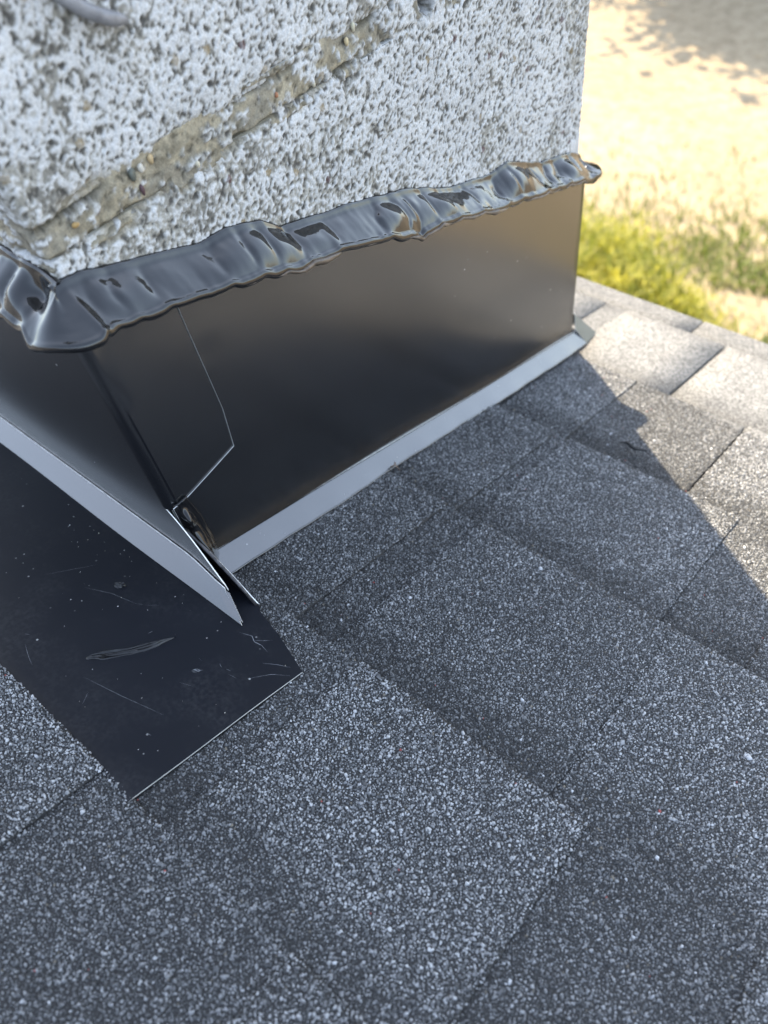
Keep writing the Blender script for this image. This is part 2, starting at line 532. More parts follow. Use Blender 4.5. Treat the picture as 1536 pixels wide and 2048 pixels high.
def in_poly(x, y, poly):
    r = np.zeros(x.shape, bool)
    n = len(poly)
    for i in range(n):
        x0, y0 = poly[i]; x1, y1 = poly[(i + 1) % n]
        c = (y0 > y) != (y1 > y)
        r ^= c & (x < (x1 - x0) * (y - y0) / (y1 - y0 + 1e-12) + x0)
    return r


def hump(X, D):
    return .0010 * (fbm(X, D, .09, 5, 2) - .5)


def height(X, D, k, tab):
    b0 = BUTTS[k - 1]; b1 = BUTTS[k]
    f = (D - b0) / (b1 - b0)
    h = .0014 + .0018 * f + hump(X, D)
    if tab:
        h = h + .0016
    return h


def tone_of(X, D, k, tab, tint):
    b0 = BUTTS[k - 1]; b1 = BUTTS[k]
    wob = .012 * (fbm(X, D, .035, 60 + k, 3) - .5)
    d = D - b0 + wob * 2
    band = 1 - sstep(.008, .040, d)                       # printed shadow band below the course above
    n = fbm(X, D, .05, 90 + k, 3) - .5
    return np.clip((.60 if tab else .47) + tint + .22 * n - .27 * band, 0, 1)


def visible(X, D):
    """near zone seen by the camera: there the granules are built one by one"""
    poly = [(-.05, -.135), (.10, -.235), (.42, -.10), (.40, .12), (.31, .33), (.24, .42), (-.01, .47), (-.01, -.02), (-.05, -.03)]
    return in_poly(X, D, poly)


G_COL = np.array([c for _, c in GR_STOPS]); G_POS = np.array([p for p, _ in GR_STOPS])


def granules(x0, x1, d0, d1, k, tab, tint, excl, seed):
    r = np.random.default_rng(seed)
    sp = .00112
    nx = int((x1 - x0) / sp); ny = int((d1 - d0) / sp)
    if nx < 1 or ny < 1:
        return None
    gx, gy = np.meshgrid(np.arange(nx), np.arange(ny))
    X = (x0 + (gx + .5 + r.uniform(-.5, .5, gx.shape)) * (x1 - x0) / nx).ravel()
    D = (d0 + (gy + .5 + r.uniform(-.5, .5, gx.shape)) * (d1 - d0) / ny).ravel()
    m = visible(X, D)
    if k == 6:
        m &= ~in_poly(X, D, PAN)
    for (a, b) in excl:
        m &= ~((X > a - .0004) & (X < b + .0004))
    X, D = X[m], D[m]
    n = len(X)
    if n == 0:
        return None
    rad_ = np.clip(r.lognormal(math.log(.00062), .30, n), .00035, .00125)
    big = r.random(n) < .002
    rad_ = np.where(big, rad_ * 1.7, rad_)
    nv = 4
    ang = (np.arange(nv)[None] + r.uniform(-.32, .32, (n, nv))) * 2 * math.pi / nv + r.uniform(0, 6.28, n)[:, None]
    el = r.uniform(.65, 1.0, n)[:, None]; rot = r.uniform(0, 3.14, n)[:, None]
    rr = rad_[:, None] * r.uniform(.8, 1.15, (n, nv))
    ux, uy = np.cos(ang) * rr, np.sin(ang) * rr * el
    ux, uy = ux * np.cos(rot) - uy * np.sin(rot), ux * np.sin(rot) + uy * np.cos(rot)
    h0 = height(X, D, k, tab)[:, None]
    hg = (rad_ * r.uniform(.45, .95, n))[:, None]
    tx, ty = r.normal(0, .22, (n, 1)), r.normal(0, .22, (n, 1))
    ts = r.uniform(.55, .82, (n, 1))
    bot = np.stack([X[:, None] + ux, D[:, None] + uy, np.broadcast_to(h0 - .0001, ux.shape)], -1)
    top = np.stack([X[:, None] + ux * ts, D[:, None] + uy * ts, h0 + hg + ux * tx + uy * ty], -1)
    R3 = np.concatenate([bot, top], 1).reshape(-1, 3)
    V = rp(R3[:, 0], R3[:, 1], R3[:, 2])
    o = np.arange(n)[:, None] * 2 * nv
    F4 = np.concatenate([o + np.array([[i, (i + 1) % nv, nv + (i + 1) % nv, nv + i]]) for i in range(nv)])
    F5 = o + np.arange(nv, 2 * nv)[None]
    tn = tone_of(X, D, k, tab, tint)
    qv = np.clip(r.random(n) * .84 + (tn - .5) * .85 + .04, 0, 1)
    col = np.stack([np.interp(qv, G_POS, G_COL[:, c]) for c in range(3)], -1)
    u = r.random(n)
    wh = (u < .0016) | (big & (u < .4)); rd = (u > .0035) & (u < .0039); br = (u > .01) & (u < .016)
    col[wh] = np.array([.46, .47, .49]) * r.uniform(.7, 1.2, (wh.sum(), 1))
    col[rd] = np.array([.33, .07, .06]) * r.uniform(.8, 1.2, (rd.sum(), 1))
    col[br] = np.array([.17, .15, .12]) * r.uniform(.6, 1.1, (br.sum(), 1))
    gc = np.repeat(np.concatenate([col, np.ones((n, 1))], 1), 2 * nv, 0)
    return V, F4, F5, gc


def sheet(name, x0, x1, d0, d1, k, tab, tint, parent, seed, fine, excl=()):
    """one shingle layer: gridded top with ragged edges, sides, and (near the camera) its granules"""
    r = np.random.default_rng(seed)
    st = .004 if fine else .03
    nx = max(2, int((x1 - x0) / st) + 1); ny = max(2, int((d1 - d0) / (.004 if fine else .02)) + 1)
    gx, gd = np.meshgrid(np.linspace(x0, x1, nx), np.linspace(d0, d1, ny))
    X = gx.copy(); D = gd.copy()
    if fine:
        j = .0007
        X[:, 0] += r.uniform(-j, j, ny); X[:, -1] += r.uniform(-j, j, ny)
        D[-1] += r.uniform(-j, j, nx)
    h = height(X, D, k, tab)
    lip = np.zeros_like(h)
    top = np.stack([X, D, h - lip], -1).reshape(-1, 3)
    per = np.concatenate([np.arange(nx), np.arange(1, ny) * nx + nx - 1, (ny - 1) * nx + np.arange(nx - 2, -1, -1), np.arange(ny - 2, 0, -1) * nx])
    th = .0026
    bot = top[per].copy(); bot[:, 2] -= th
    V3 = np.concatenate([top, bot])
    F = gridfaces(ny, nx)
    np_ = len(per); nb = len(top) + np.arange(np_)
    sk = np.stack([per, nb, np.roll(nb, -1), np.roll(per, -1)], -1)
    V = rp(V3[:, 0], V3[:, 1], V3[:, 2])
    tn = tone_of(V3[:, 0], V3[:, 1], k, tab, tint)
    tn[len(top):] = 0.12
    gc = np.zeros((len(V), 4))
    if fine:                                            # bare asphalt between the built granules
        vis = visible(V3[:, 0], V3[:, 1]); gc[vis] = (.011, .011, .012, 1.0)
    faces = [np.concatenate([F, sk])]
    if fine:
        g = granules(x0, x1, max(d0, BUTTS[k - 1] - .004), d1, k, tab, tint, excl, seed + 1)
        if g:
            gv, f4, f5, gcc = g
            o = len(V)
            V = np.concatenate([V, gv]); faces[0] = np.concatenate([faces[0], f4 + o]); faces.append(f5 + o)
            tn = np.concatenate([tn, np.full(len(gv), .5)]); gc = np.concatenate([gc, gcc])
    o = link(name, mesh_np(name, V, faces, [M_SH], False, {'tone': ('FLOAT', tn), 'gcol': ('FLOAT_COLOR', gc)}))
    return o


def near(a, b, k):
    return b > -.08 and a < .45 and 4 <= k <= 9


for k in range(1, len(BUTTS)):
    b0, b1 = BUTTS[k - 1], BUTTS[k]
    r = np.random.default_rng(100 + k)
    start = {5: .36, 6: .53, 7: .372, 8: .42, 9: .1885, 10: .1165}.get(k, r.uniform(0, .5))
    # one full shingle is about a metre long; chimney opening left out
    cuts = [start + i * .99 for i in range(-2, 4)]
    tabs = list(TABS.get(b1, []))
    far_r = max([t[1] for t in tabs], default=.1)
    x = far_r + r.uniform(.04, .09)
    while x < 2.9:
        wd = r.uniform(.09, .17); tabs.append((x, x + wd)); x += wd + r.choice([.004, .05, .08, .11])
    far_l = min([t[0] for t in tabs], default=.0)
    x = far_l - r.uniform(.04, .09)
    while x > -1.5 and k != 6:
        wd = r.uniform(.09, .17); tabs.append((x - wd, x)); x -= wd + r.choice([.004, .05, .08, .11])
    for a, b in zip(cuts[:-1], cuts[1:]):
        segs = [(a + .0008, b - .0008)]
        if b1 > .03 and b1 < .56:                      # courses that run into the chimney sides
            segs = [s for s in ((a + .0008, min(b, -.44)), (max(a + .0008, -.006), b - .0008)) if s[1] - s[0] > .03]
        for sa, sb in segs:
            mine = [(max(t0, sa), min(t1, sb)) for t0, t1 in tabs if min(t1, sb) - max(t0, sa) > .012]
            d0 = b0 - .006
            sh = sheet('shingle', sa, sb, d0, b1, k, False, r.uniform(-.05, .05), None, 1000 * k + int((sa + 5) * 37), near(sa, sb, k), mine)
            under(sh, roof)
            for t0, t1 in mine:
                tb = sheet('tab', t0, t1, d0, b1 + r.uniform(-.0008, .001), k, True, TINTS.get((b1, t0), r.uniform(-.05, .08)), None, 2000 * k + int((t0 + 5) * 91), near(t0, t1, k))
                tb.parent = sh
                tb.matrix_parent_inverse = Matrix.Translation(-Vector(roof.location))
                tb.matrix_parent_inverse = Matrix.Identity(4)

# ------------------------------------------------------------------ chimney
chim = thing('concrete_chimney', 'square white-painted rough concrete block chimney', 'chimney', (-.23, .22, 0))
CX0, CX1, CY0, CY1 = -.43, -.008, .008, .446
CR = .004


def perimeter(fine, coarse):
    """points and outward normals round the chimney: back face, right corner, main face, front corner, front, left"""
    P, Nn = [], []

    def line(a, b, step, nrm):
        a = np.array(a); b = np.array(b); m = max(1, int(np.linalg.norm(b - a) / step))
        for i in range(m):
            P.append(a + (b - a) * i / m); Nn.append(nrm)

    def arc(cx, cy, a0, a1, step):
        m = max(2, int(CR * abs(a1 - a0) / step))
        for i in range(m):
            t = a0 + (a1 - a0) * i / m
            P.append(np.array([cx + CR * math.cos(t), cy + CR * math.sin(t)])); Nn.append((math.cos(t), math.sin(t)))
    line((CX0, CY0), (-.10, CY0), coarse, (0, -1))
    line((-.10, CY0), (CX1 - CR, CY0), fine, (0, -1))
    arc(CX1 - CR, CY0 + CR, -math.pi / 2, 0, fine)
    line((CX1, CY0 + CR), (CX1, CY1 - CR), fine, (1, 0))
    arc(CX1 - CR, CY1 - CR, 0, math.pi / 2, fine)
    line((CX1 - CR, CY1), (-.05, CY1), fine, (0, 1))
    line((-.05, CY1), (CX0, CY1), coarse, (0, 1))
    line((CX0, CY1), (CX0, CY0), coarse, (-1, 0))
    return np.array(P), np.array(Nn, float)


def relief(s, z, y, seed):
    """depth of the rough painted face (metres, outward positive), and the colour of paint / bare block"""
    wx = (fbm(s, z, .0035, seed + 70, 2) - .5) * .003; wz = (fbm(s, z, .0035, seed + 71, 2) - .5) * .003
    big = fbm(s, z, .05, seed + 1, 3) - .5
    mid = fbm(s + wx, z + wz, .0026, seed + 2, 2) - .5
    fin = fbm(s + wx, z + wz, .0016, seed + 3, 1) - .5
    w1, id1 = worley(s + wx, z + wz, .0022, seed + 4)
    pit = (1 - sstep(.18, .52, w1)) * (id1 > .38)
    w2, id2 = worley(s + wx, z + wz, .0065, seed + 6)
    hole = (1 - sstep(.08, .26, w2)) * (id2 > .62)
    gran = fbm(s, z, .0017, seed + 8, 1) - .5
    d = .0022 * big + .0006 * mid + .0007 * fin + .0006 * gran - .0005 * pit - .0010 * hole
    # paint sits on the high grains and misses hollows; worn patches show the block
    worn = sstep(.50, .68, fbm(s, z, .035, seed + 11, 3))
    low = .7 * mid + 1.0 * fin + .75 * gran - .5 * pit - .65 * hole
    cover = sstep(-.40, .04, low - .36 * worn + .10)
    var = fbm(s, z, .02, seed + 12, 2)[..., None]
    white = np.array([.64, .64, .635]) * (.86 + .22 * var)
    bare = np.array([.33, .315, .275]) * (.6 + .8 * fbm(s, z, .012, seed + 13, 2)[..., None])
    dark = np.array([.11, .103, .092])
    deep = sstep(.30, .75, -low)[..., None]
    c = bare * (1 - deep) + dark * deep
    # scattered aggregate stones of the block
    w3, id3 = worley(s, z, .019, seed + 20)
    stone = ((w3 < .10) & (id3 > .7))[..., None]
    tint = np.where((id3 > .9)[..., None], np.array([.12, .07, .065]), np.array([.30, .24, .15]))
    c = np.where(stone, tint, c)
    cover = np.where(stone[..., 0], cover * .3, cover)
    c = c * (1 - cover[..., None]) + white * cover[..., None]
    return d, c, cover


def blow_hole(SS, ZZ, yy, P, d, c):
    """deep hole at the joint near the far end, its shade darkened into the colour"""
    hole = 1 - sstep(.25, 1.0, np.hypot((yy - .2660) / .0075, (ZZ - .2215) / .0080) * (.6 + .8 * fbm(SS, ZZ, .004, 9, 2)))
    hole = hole * (np.abs(P[None, :, 0] - CX1) < .003)
    return d - .012 * hole, c * (1 - .8 * hole[..., None])


def wall_band(name, z0, z1, fine_rows, fine, seed, mortar=False):
    P, Nn = perimeter(fine, .03)
    s = np.concatenate([[0], np.cumsum(np.linalg.norm(np.diff(P, axis=0), axis=1))])
    zs = []
    z = z0
    while z < z1 - 1e-5:
        zs.append(z)
        z += fine if fine_rows[0] <= z < fine_rows[1] else .03
    zs.append(z1)
    zs = np.array(zs)
    SS, ZZ = np.meshgrid(s, zs)
    yy = np.broadcast_to(P[None, :, 1], SS.shape)
    if not mortar:
        d, c, cov = relief(SS, ZZ, yy, seed)
        # arrises of the block are chipped and rounded towards the bed joint
        e = np.minimum(ZZ - z0, z1 - ZZ) + .013 * (fbm(SS, ZZ, .016, seed + 30, 3) - .5)
        d = d - .0028 * (1 - sstep(-.001, .006, e)) ** 1.5
        # mortar smeared over the arrises
        sm = (sstep(.0045, .0005, e) * sstep(.40, .58, fbm(SS, ZZ, .022, seed + 33, 3)) * (1 - sstep(.16, .24, yy)))[..., None]
        c = c * (1 - .85 * sm) + .85 * sm * np.array([.37, .325, .235]) * (.5 + .8 * fbm(SS, ZZ, .003, seed + 35, 2)[..., None])
        if seed in (200, 300):
            d, c = blow_hole(SS, ZZ, yy, P, d, c)
    else:
        g = fbm(SS, ZZ, .0022, seed + 2, 2) - .5
        b = fbm(SS, ZZ, .012, seed, 3) - .5
        lump = fbm(SS, ZZ, .03, seed + 4, 2) - .5
        e = np.minimum(ZZ - z0, z1 - ZZ) - .004 + .007 * (fbm(SS, ZZ, .016, seed + 22, 3) - .5)
        groove = 1 - sstep(.0002, .0028, np.abs(e))
        groove = groove * sstep(.42, .6, fbm(SS, ZZ, .03, seed + 23, 2))
        d = -.0010 + .0022 * b + .0014 * g + .0020 * lump - .0035 * groove
        base = np.array([.37, .325, .235]) * (.35 + .75 * fbm(SS, ZZ, .006, seed + 7, 3)[..., None] + .45 * fbm(SS, ZZ, .0018, seed + 8, 1)[..., None])
        grey = np.array([.22, .205, .17])
        k = sstep(.42, .62, fbm(SS, ZZ, .018, seed + 9, 3))[..., None]
        c = base * (1 - k * .55) + grey * k * .55
        dk = sstep(.12, .32, -g)[..., None]
        c = c * (1 - .6 * dk) * (1 - .6 * groove[..., None])  # shade of the edge cracks is darkened into the colour as well
        # splashes of the white paint over the joint, thicker towards the far end
        pn = fbm(SS, ZZ, .014, seed + 15, 3) + 1.3 * (fbm(SS, ZZ, .0035, seed + 16, 2) - .5) + .02 + .22 * sstep(.12, .25, yy)
        pc = sstep(.60, .80, pn)[..., None]
        dr, cr_, _ = relief(SS, ZZ, yy, 200)
        c = c * (1 - pc) + cr_ * pc
        d = d * (1 - .8 * pc[..., 0]) + dr * pc[..., 0]
        if seed == 250:
            d, c = blow_hole(SS, ZZ, yy, P, d, c)
    V = np.zeros((*SS.shape, 3))
    V[..., 0] = P[None, :, 0] + Nn[None, :, 0] * d
    V[..., 1] = P[None, :, 1] + Nn[None, :, 1] * d
    V[..., 2] = ZZ
    nr, nc = SS.shape
    F = [gridfaces(nr, nc, 0, True), np.arange(nc)[None, ::-1], ((nr - 1) * nc + np.arange(nc))[None]]
    gc = np.concatenate([c, np.ones((*SS.shape, 1))], -1)
    o = link(name, mesh_np(name, V, F, [M_CONC], True, {'ccol': ('FLOAT_COLOR', gc)}))
    under(o, chim)
    return o


JZ0, JZ1 = .2145, .2305
wall_band('block', -.30, JZ0, (.035, .3), .00072, 200)
joint = wall_band('mortar_joint', JZ0 - .004, JZ1 + .004, (0, 1), .0009, 250, True)
wall_band('block', JZ1, .42, (.2, .318), .00072, 300)
wall_band('mortar_joint', .416, .434, (2, 3), .01, 351, True)
wall_band('block', .43, .62, (2, 3), .006, 400)
wall_band('mortar_joint', .616, .634, (2, 3), .01, 451, True)
wall_band('block', .63, .82, (2, 3), .006, 500)
wall_band('mortar_joint', .816, .834, (2, 3), .01, 551, True)
wall_band('block', .83, 1.02, (2, 3), .006, 600)


def rock(r, size, flat=.7):
    bm = bmesh.new()
    bmesh.ops.create_icosphere(bm, subdivisions=2, radius=1)
    k = r.normal(0, 1, (3, 3))
    for v in bm.verts:
        n = 1 + .18 * math.sin(v.co.x * 2.3 + k[0, 0]) * math.cos(v.co.y * 2.7 + k[0, 1]) + .1 * math.sin(v.co.z * 4 + k[0, 2])
        v.co *= n
    V = np.array([v.co[:] for v in bm.verts]) * np.array(size)
    F = np.array([[v.index for v in f.verts] for f in bm.faces])
    bm.free()
    return V, F


# pebbles showing in the mortar joint
for (y, z, sz, colr) in ((.0605, .2285, (.002, .0026, .0042), (.11, .12, .10)), (.0625, .2205, (.0015, .0016, .0036), (.10, .055, .06)),
                         (.0655, .2290, (.0018, .0022, .0026), (.62, .58, .50)), (.0715, .2300, (.0016, .002, .0034), (.48, .36, .2)),
                         (.200, .2270, (.0016, .0019, .003), (.58, .47, .28)), (.206, .2315, (.0015, .0017, .0032), (.56, .52, .38)),
                         (.148, .2235, (.0014, .0017, .0016), (.36, .16, .08)), (.0935, .2165, (.0016, .0019, .0022), (.55, .5, .38)),
                         (.0275, .2235, (.0014, .0022, .002), (.42, .27, .1)), (.173, .2175, (.0014, .0016, .0014), (.5, .45, .33))):
    V, F = rock(rng, tuple(v_ * .72 for v_ in sz))
    V = V + np.array([CX1 - .0002, y, z])
    o = link('pebble', mesh_np('pebble', V, F, [M_GRIT], True, {'ccol': ('FLOAT_COLOR', np.tile((*colr, 1), (len(V), 1)))}))
    o.parent = joint

# smooth grey strand of old caulk on the upper block
q = np.linspace(0, 1, 14)
P = np.stack([CX1 + .0035 - .0005 * q + .001 * np.sin(q * 5), .0805 - .034 * q, .2815 + .0335 * q - .006 * np.sin(q * 3.1)], -1)
V, F = tube(P, .0027 * (1 - .0 * q) * np.where(q < .12, .55 + 4 * q * .9, 1), 10)
link('caulk_strand', mesh_np('caulk_strand', V, F, [mat_plain('old grey caulk', (.20, .20, .21), .5, 0, .35, 150, .0008, 250)], True), None,
     'smooth grey strand stuck on the white block high above the joint', 'caulk')

# ------------------------------------------------------------------ flashing sheets
HF, WF = .0112, .0150           # height of the fold over the deck, run-out of the bottom strip


def solid(o, th=.0007, off=-1.0):
    m = o.modifiers.new('thickness', 'SOLIDIFY')
    m.thickness = th; m.offset = off; m.material_offset_rim = 1
    es = o.modifiers.new('crisp edges', 'EDGE_SPLIT'); es.split_angle = rad(40)
    return o


def poly_mapped(poly, cuts_u, cuts_v, fn):
    """flat polygon in (u,v), cut into a fine mesh, mapped into space by fn"""
    bm = bmesh.new()
    f = bm.faces.new([bm.verts.new((u, v, 0)) for u, v in poly])
    for c in cuts_u:
        bmesh.ops.bisect_plane(bm, geom=bm.verts[:] + bm.edges[:] + bm.faces[:], plane_co=(c, 0, 0), plane_no=(1, 0, 0), dist=1e-7)
    for c in cuts_v:
        bmesh.ops.bisect_plane(bm, geom=bm.verts[:] + bm.edges[:] + bm.faces[:], plane_co=(0, c, 0), plane_no=(0, 1, 0), dist=1e-7)
    bmesh.ops.recalc_face_normals(bm, faces=bm.faces[:])
    bm.normal_update()
    if bm.faces[:] and bm.faces[0].normal.z < 0:
        bmesh.ops.reverse_faces(bm, faces=bm.faces[:])
    for v in bm.verts:
        v.co = fn(v.co.x, v.co.y)
    bm.verts.index_update()
    V = np.array([v.co[:] for v in bm.verts])
    Fs = {}
    for f in bm.faces:
        Fs.setdefault(len(f.verts), []).append([v.index for v in f.verts])
    bm.free()
    return V, [np.array(a) for a in Fs.values()]


def roofz(y):
    return -y / 3


# --- main side counter flashing: path runs along the main face and bends round the front corner
FY1 = .4475; FR = .007


def main_path(s):
    """s along the face from the back corner; bends round the front (downslope) corner"""
    if s <= FY1 - FR:
        return 0.0, s, 1.0, 0.0
    a = (s - (FY1 - FR)) / FR
    if a < math.pi / 2:
        return -FR + FR * math.cos(a), FY1 - FR + FR * math.sin(a), math.cos(a), math.sin(a)
    return -FR - (s - (FY1 - FR) - FR * math.pi / 2), FY1, 0.0, 1.0


def warp_main(y, z):
    q = z + y / 3
    w_ = .0013 * math.sin(y * 13.0 + .6) * math.sin(min(1, max(0, (q - .01) / .17)) * math.pi)
    w_ += .0005 * math.sin(y * 31 + z * 20)
    dy, dz = y - .0575, z - .136
    w_ -= .0005 * math.exp(-(dy * dy + dz * dz) / (2 * .0026 ** 2))
    return w_


side = thing('side_flashing', 'black painted metal counter flashing along the long chimney side', 'flashing', (0, .22, -.07))


def fn_main(s, q):                                 # q: height above the roof, measured plumb
    x, y, nx, ny = main_path(s)
    z = roofz(y) + q
    w_ = warp_main(y, z) if s < FY1 - FR else 0.0
    return (x + nx * (w_ + .0011), y + ny * (w_ + .0011), z)


cu = list(np.linspace(.01, FY1 - FR, 70)) + [FY1 - FR + FR * a for a in np.linspace(.15, 1.57, 8)]
V, F = poly_mapped([(.0015, .0135), (FY1 + .03, .0135), (FY1 + .03, .188), (.0522, .188), (.0526, .1660), (.0530, .1452), (.0535, .1168), (.0510, .0879), (.0297, .0774), (.0110, .0681), (.0015, .0652)], cu, list(np.linspace(.02, .18, 30)), fn_main)
o = under(link('panel', mesh_np('panel', V, F, [M_PAINT, M_EDGE], True)), side)
solid(o, .0006)


def bent_strip(n, along, fold, out, lip, name, par, mats, s0, s1):
    """kicked-out bottom strip with a rounded bend and a small folded hem"""
    q = np.linspace(s0, s1, n)
    prof = []
    for tt in np.linspace(0, 1, 9):
        prof.append((tt, 0))
    rows = []
    for s in q:
        rows.append([along(s, tt) for tt in np.linspace(-.10, 1.0, 14)])
    V = np.array(rows)
    return link(name, mesh_np(name, V.reshape(-1, 3), gridfaces(n, V.shape[1]), mats, True))


def strip_main(s, tt):
    # tt<0: short upturn lying against the panel; 0..1 kicked-out face; ends in a hem tucked to the roof
    wv = .0008 * math.sin(s * 23) + .0004 * math.sin(s * 61 + 1) + .00025 * math.sin(s * 190)
    hf = HF + .0004 * math.sin(s * 17)
    if tt <= 0:
        p = rp(.0016, s, hf + .0016 - tt * .01)
    else:
        e = 1 - tt
        p = rp(.0016 + (WF - .0008 + wv) * tt, s, .0052 + (hf + .0016 - .0052) * e)
    return p


o = bent_strip(60, strip_main, None, None, None, 'strip', side, [M_PAINT, M_EDGE], .0022, .472)
under(o, side); solid(o, .0009)
# folded hem edge under the strip
q = np.linspace(.0025, .4715, 60)
V, F = tube(np.array([strip_main(s, 1.0) - rp(0, 0, .0004) for s in q]), np.full(60, .0007), 6)
under(link('hem', mesh_np('hem', V, F, [M_PAINT], True)), side)
# two rivet marks near the far end
for (y, z) in ((.4235, .0095), (.4205, -.0005)):
    V, F = rock(rng, (.0006, .0011, .0013))
    under(link('rivet', mesh_np('rivet', V + np.array([.0003, y, z]), F, [M_TAR], True)), side)

# --- back counter flashing with its lap wrapped round the corner
back = thing('back_flashing', 'black metal counter flashing on the upslope chimney face, lapped round the corner', 'flashing', (-.15, 0, .02))
BR = .0055
ZT = .188
FLX, FLZ = .0315, .0175                            # fold end of the loose flap beyond the corner


def fn_back(x, z):
    lean = 0.0
    if x > -.01:
        lean = -.0035 * sstep(-.01, .034, x) * sstep(.075, .01, z)
    wv = .0008 * math.sin(x * 16 + 1) * math.sin(min(1, max(0, (z - .015) / .18)) * math.pi)
    return (x, -.0005 + float(lean) + wv, z)


V, F = poly_mapped([(-.44, .0135), (FLX, .0135), (FLX - .0012, .0185), (-.004, .0610), (-BR, .0635), (-BR, ZT), (-.44, ZT)],
                   list(np.linspace(-.42, -.006, 40)) + [.004, .01, .016, .022, .027], list(np.linspace(.02, .18, 24)), fn_back)
o = under(link('panel', mesh_np('panel', V, F, [M_PAINT, M_EDGE], True)), back)
solid(o, .0006)


def fn_wrap(s, z):
    a = s / BR
    if a <= math.pi / 2:
        return (-BR + (BR + .0003) * math.sin(a), BR - (BR + .0003) * math.cos(a), z)
    y = BR + (s - BR * math.pi / 2)
    return (.0003 + warp_main(y, z), y, z)


ax = BR * (math.pi / 2 - 1)                        # arc length minus its run
V, F = poly_mapped([(0, .0625), (.012 + ax, .0580), (.060 + ax, .0580), (.063 + ax, .1750), (0, ZT)],
                   [BR * t for t in np.linspace(.12, 1.6, 12)] + list(np.linspace(.016, .06, 14)), list(np.linspace(.065, .18, 24)), fn_wrap)
o = under(link('corner_lap', mesh_np('corner_lap', V, F, [M_PAINT, M_EDGE], True)), back)
solid(o, .00028)


def strip_back(x, tt):
    wv = .0005 * math.sin(x * 27)
    k = float(sstep(-.01, .034, x))
    y0 = -.0014 - .0035 * k
    zf = .0135 + .0022 + .0 * k
    if tt <= 0:
        return np.array([x, y0 - .0002, zf - tt * .008])
    low = rp(x, -.0178 + wv, .0056)
    low[0] = x
    top = np.array([x, y0 - .0006, zf])
    p = top * (1 - tt) + low * tt
    p[0] = x + max(0.0, x - .0) / .0315 * .0235 * tt * k
    return p


o = bent_strip(60, strip_back, None, None, None, 'strip', back, [M_PAINT, M_EDGE], -.44, .0308)
under(o, back); solid(o, .0006)
# inner return of the folded strip end, standing a little open
tri = np.array([strip_back(.0306, .12) + np.array([.0012, .0015, .0]), strip_back(.0306, .98) + np.array([.0006, .0012, .001]), strip_back(.0306, .98) + np.array([-.010, .001, .0012]), strip_back(.0306, .12) + np.array([-.012, .0012, 0])])
o = under(link('strip_return', mesh_np('strip_return', tri, [np.array([[0, 1, 2, 3]])], [M_PAINT, M_EDGE])), back)
solid(o, .0005, 0)

# --- flat back pan lying on the shingles, with its upturned ear at the corner
pan = thing('back_pan', 'flat scuffed black metal pan lying on the shingles behind the chimney', 'flashing', (-.1, -.06, .025))


def h_pan(X, D):
    f = (D - BUTTS[5]) / (BUTTS[6] - BUTTS[5])
    return   .0014 + .0018 * f + .0020 - .0022 * float(sstep(-.121, -.136, D)) + .0003 * math.sin(X * 40 + D * 22) + .0003 * math.sin(D * 70 - X * 13)


def fn_pan(X, D):
    return tuple(rp(X, D, h_pan(X, D)))


V, F = poly_mapped(PAN, list(np.linspace(-.5, .1, 50)), list(np.linspace(-.155, -.004, 24)), fn_pan)
sheet_o = under(link('sheet', mesh_np('sheet', V, F, [M_PAN, M_EDGE], True)), pan)
solid(sheet_o, .0008)
# upturn behind the counter flashing, ending in a triangular ear with a folded edge
V, F = poly_mapped([(-.44, .006), (.0475, .004), (.0203, .0282), (-.0035, .0495), (-.0035, .15), (-.44, .15)], list(np.linspace(-.4, .03, 20)), [.02, .03, .04, .1],
                   lambda x, z: (x, .0022 + .0008 * math.sin(x * 60) * (x > 0), z))
o = under(link('upturn', mesh_np('upturn', V, F, [M_PAN, M_EDGE], True)), pan); solid(o, .0006)
P = np.array([(-.006, .0018, .0515), (.004, .002, .0425), (.0203, .0024, .0285), (.0345, .0022, .0160), (.0485, .0012, .0035)])
V, F = tube(P, [.0010, .0011, .0011, .0010, .0009], 8)
under(link('folded_edge', mesh_np('folded_edge', V, F, [mat_plain('creased edge', (.055, .052, .055), .35, .3, .8, 260)], True)), pan)

# scuffs and scratches on the pan
sv, sf = [], []


def scratch(pts, wd, store=None, hz=.00005):
    vs, fs = store if store else (sv, sf)
    pts = np.array(pts, float)
    t = np.gradient(pts, axis=0); t /= np.linalg.norm(t, axis=1)[:, None] + 1e-12
    nn = np.stack([-t[:, 1], t[:, 0]], -1)
    n = len(pts)
    ww = wd * np.sin(np.linspace(.15, math.pi - .15, n))[:, None]
    base = len(vs)
    for sgn in (-1, 1):
        for p in pts + sgn * nn * ww:
            vs.append(rp(p[0], p[1], h_pan(p[0], p[1]) + hz))
    for i in range(n - 1):
        fs.append([base + i, base + i + 1, base + n + i + 1, base + n + i])


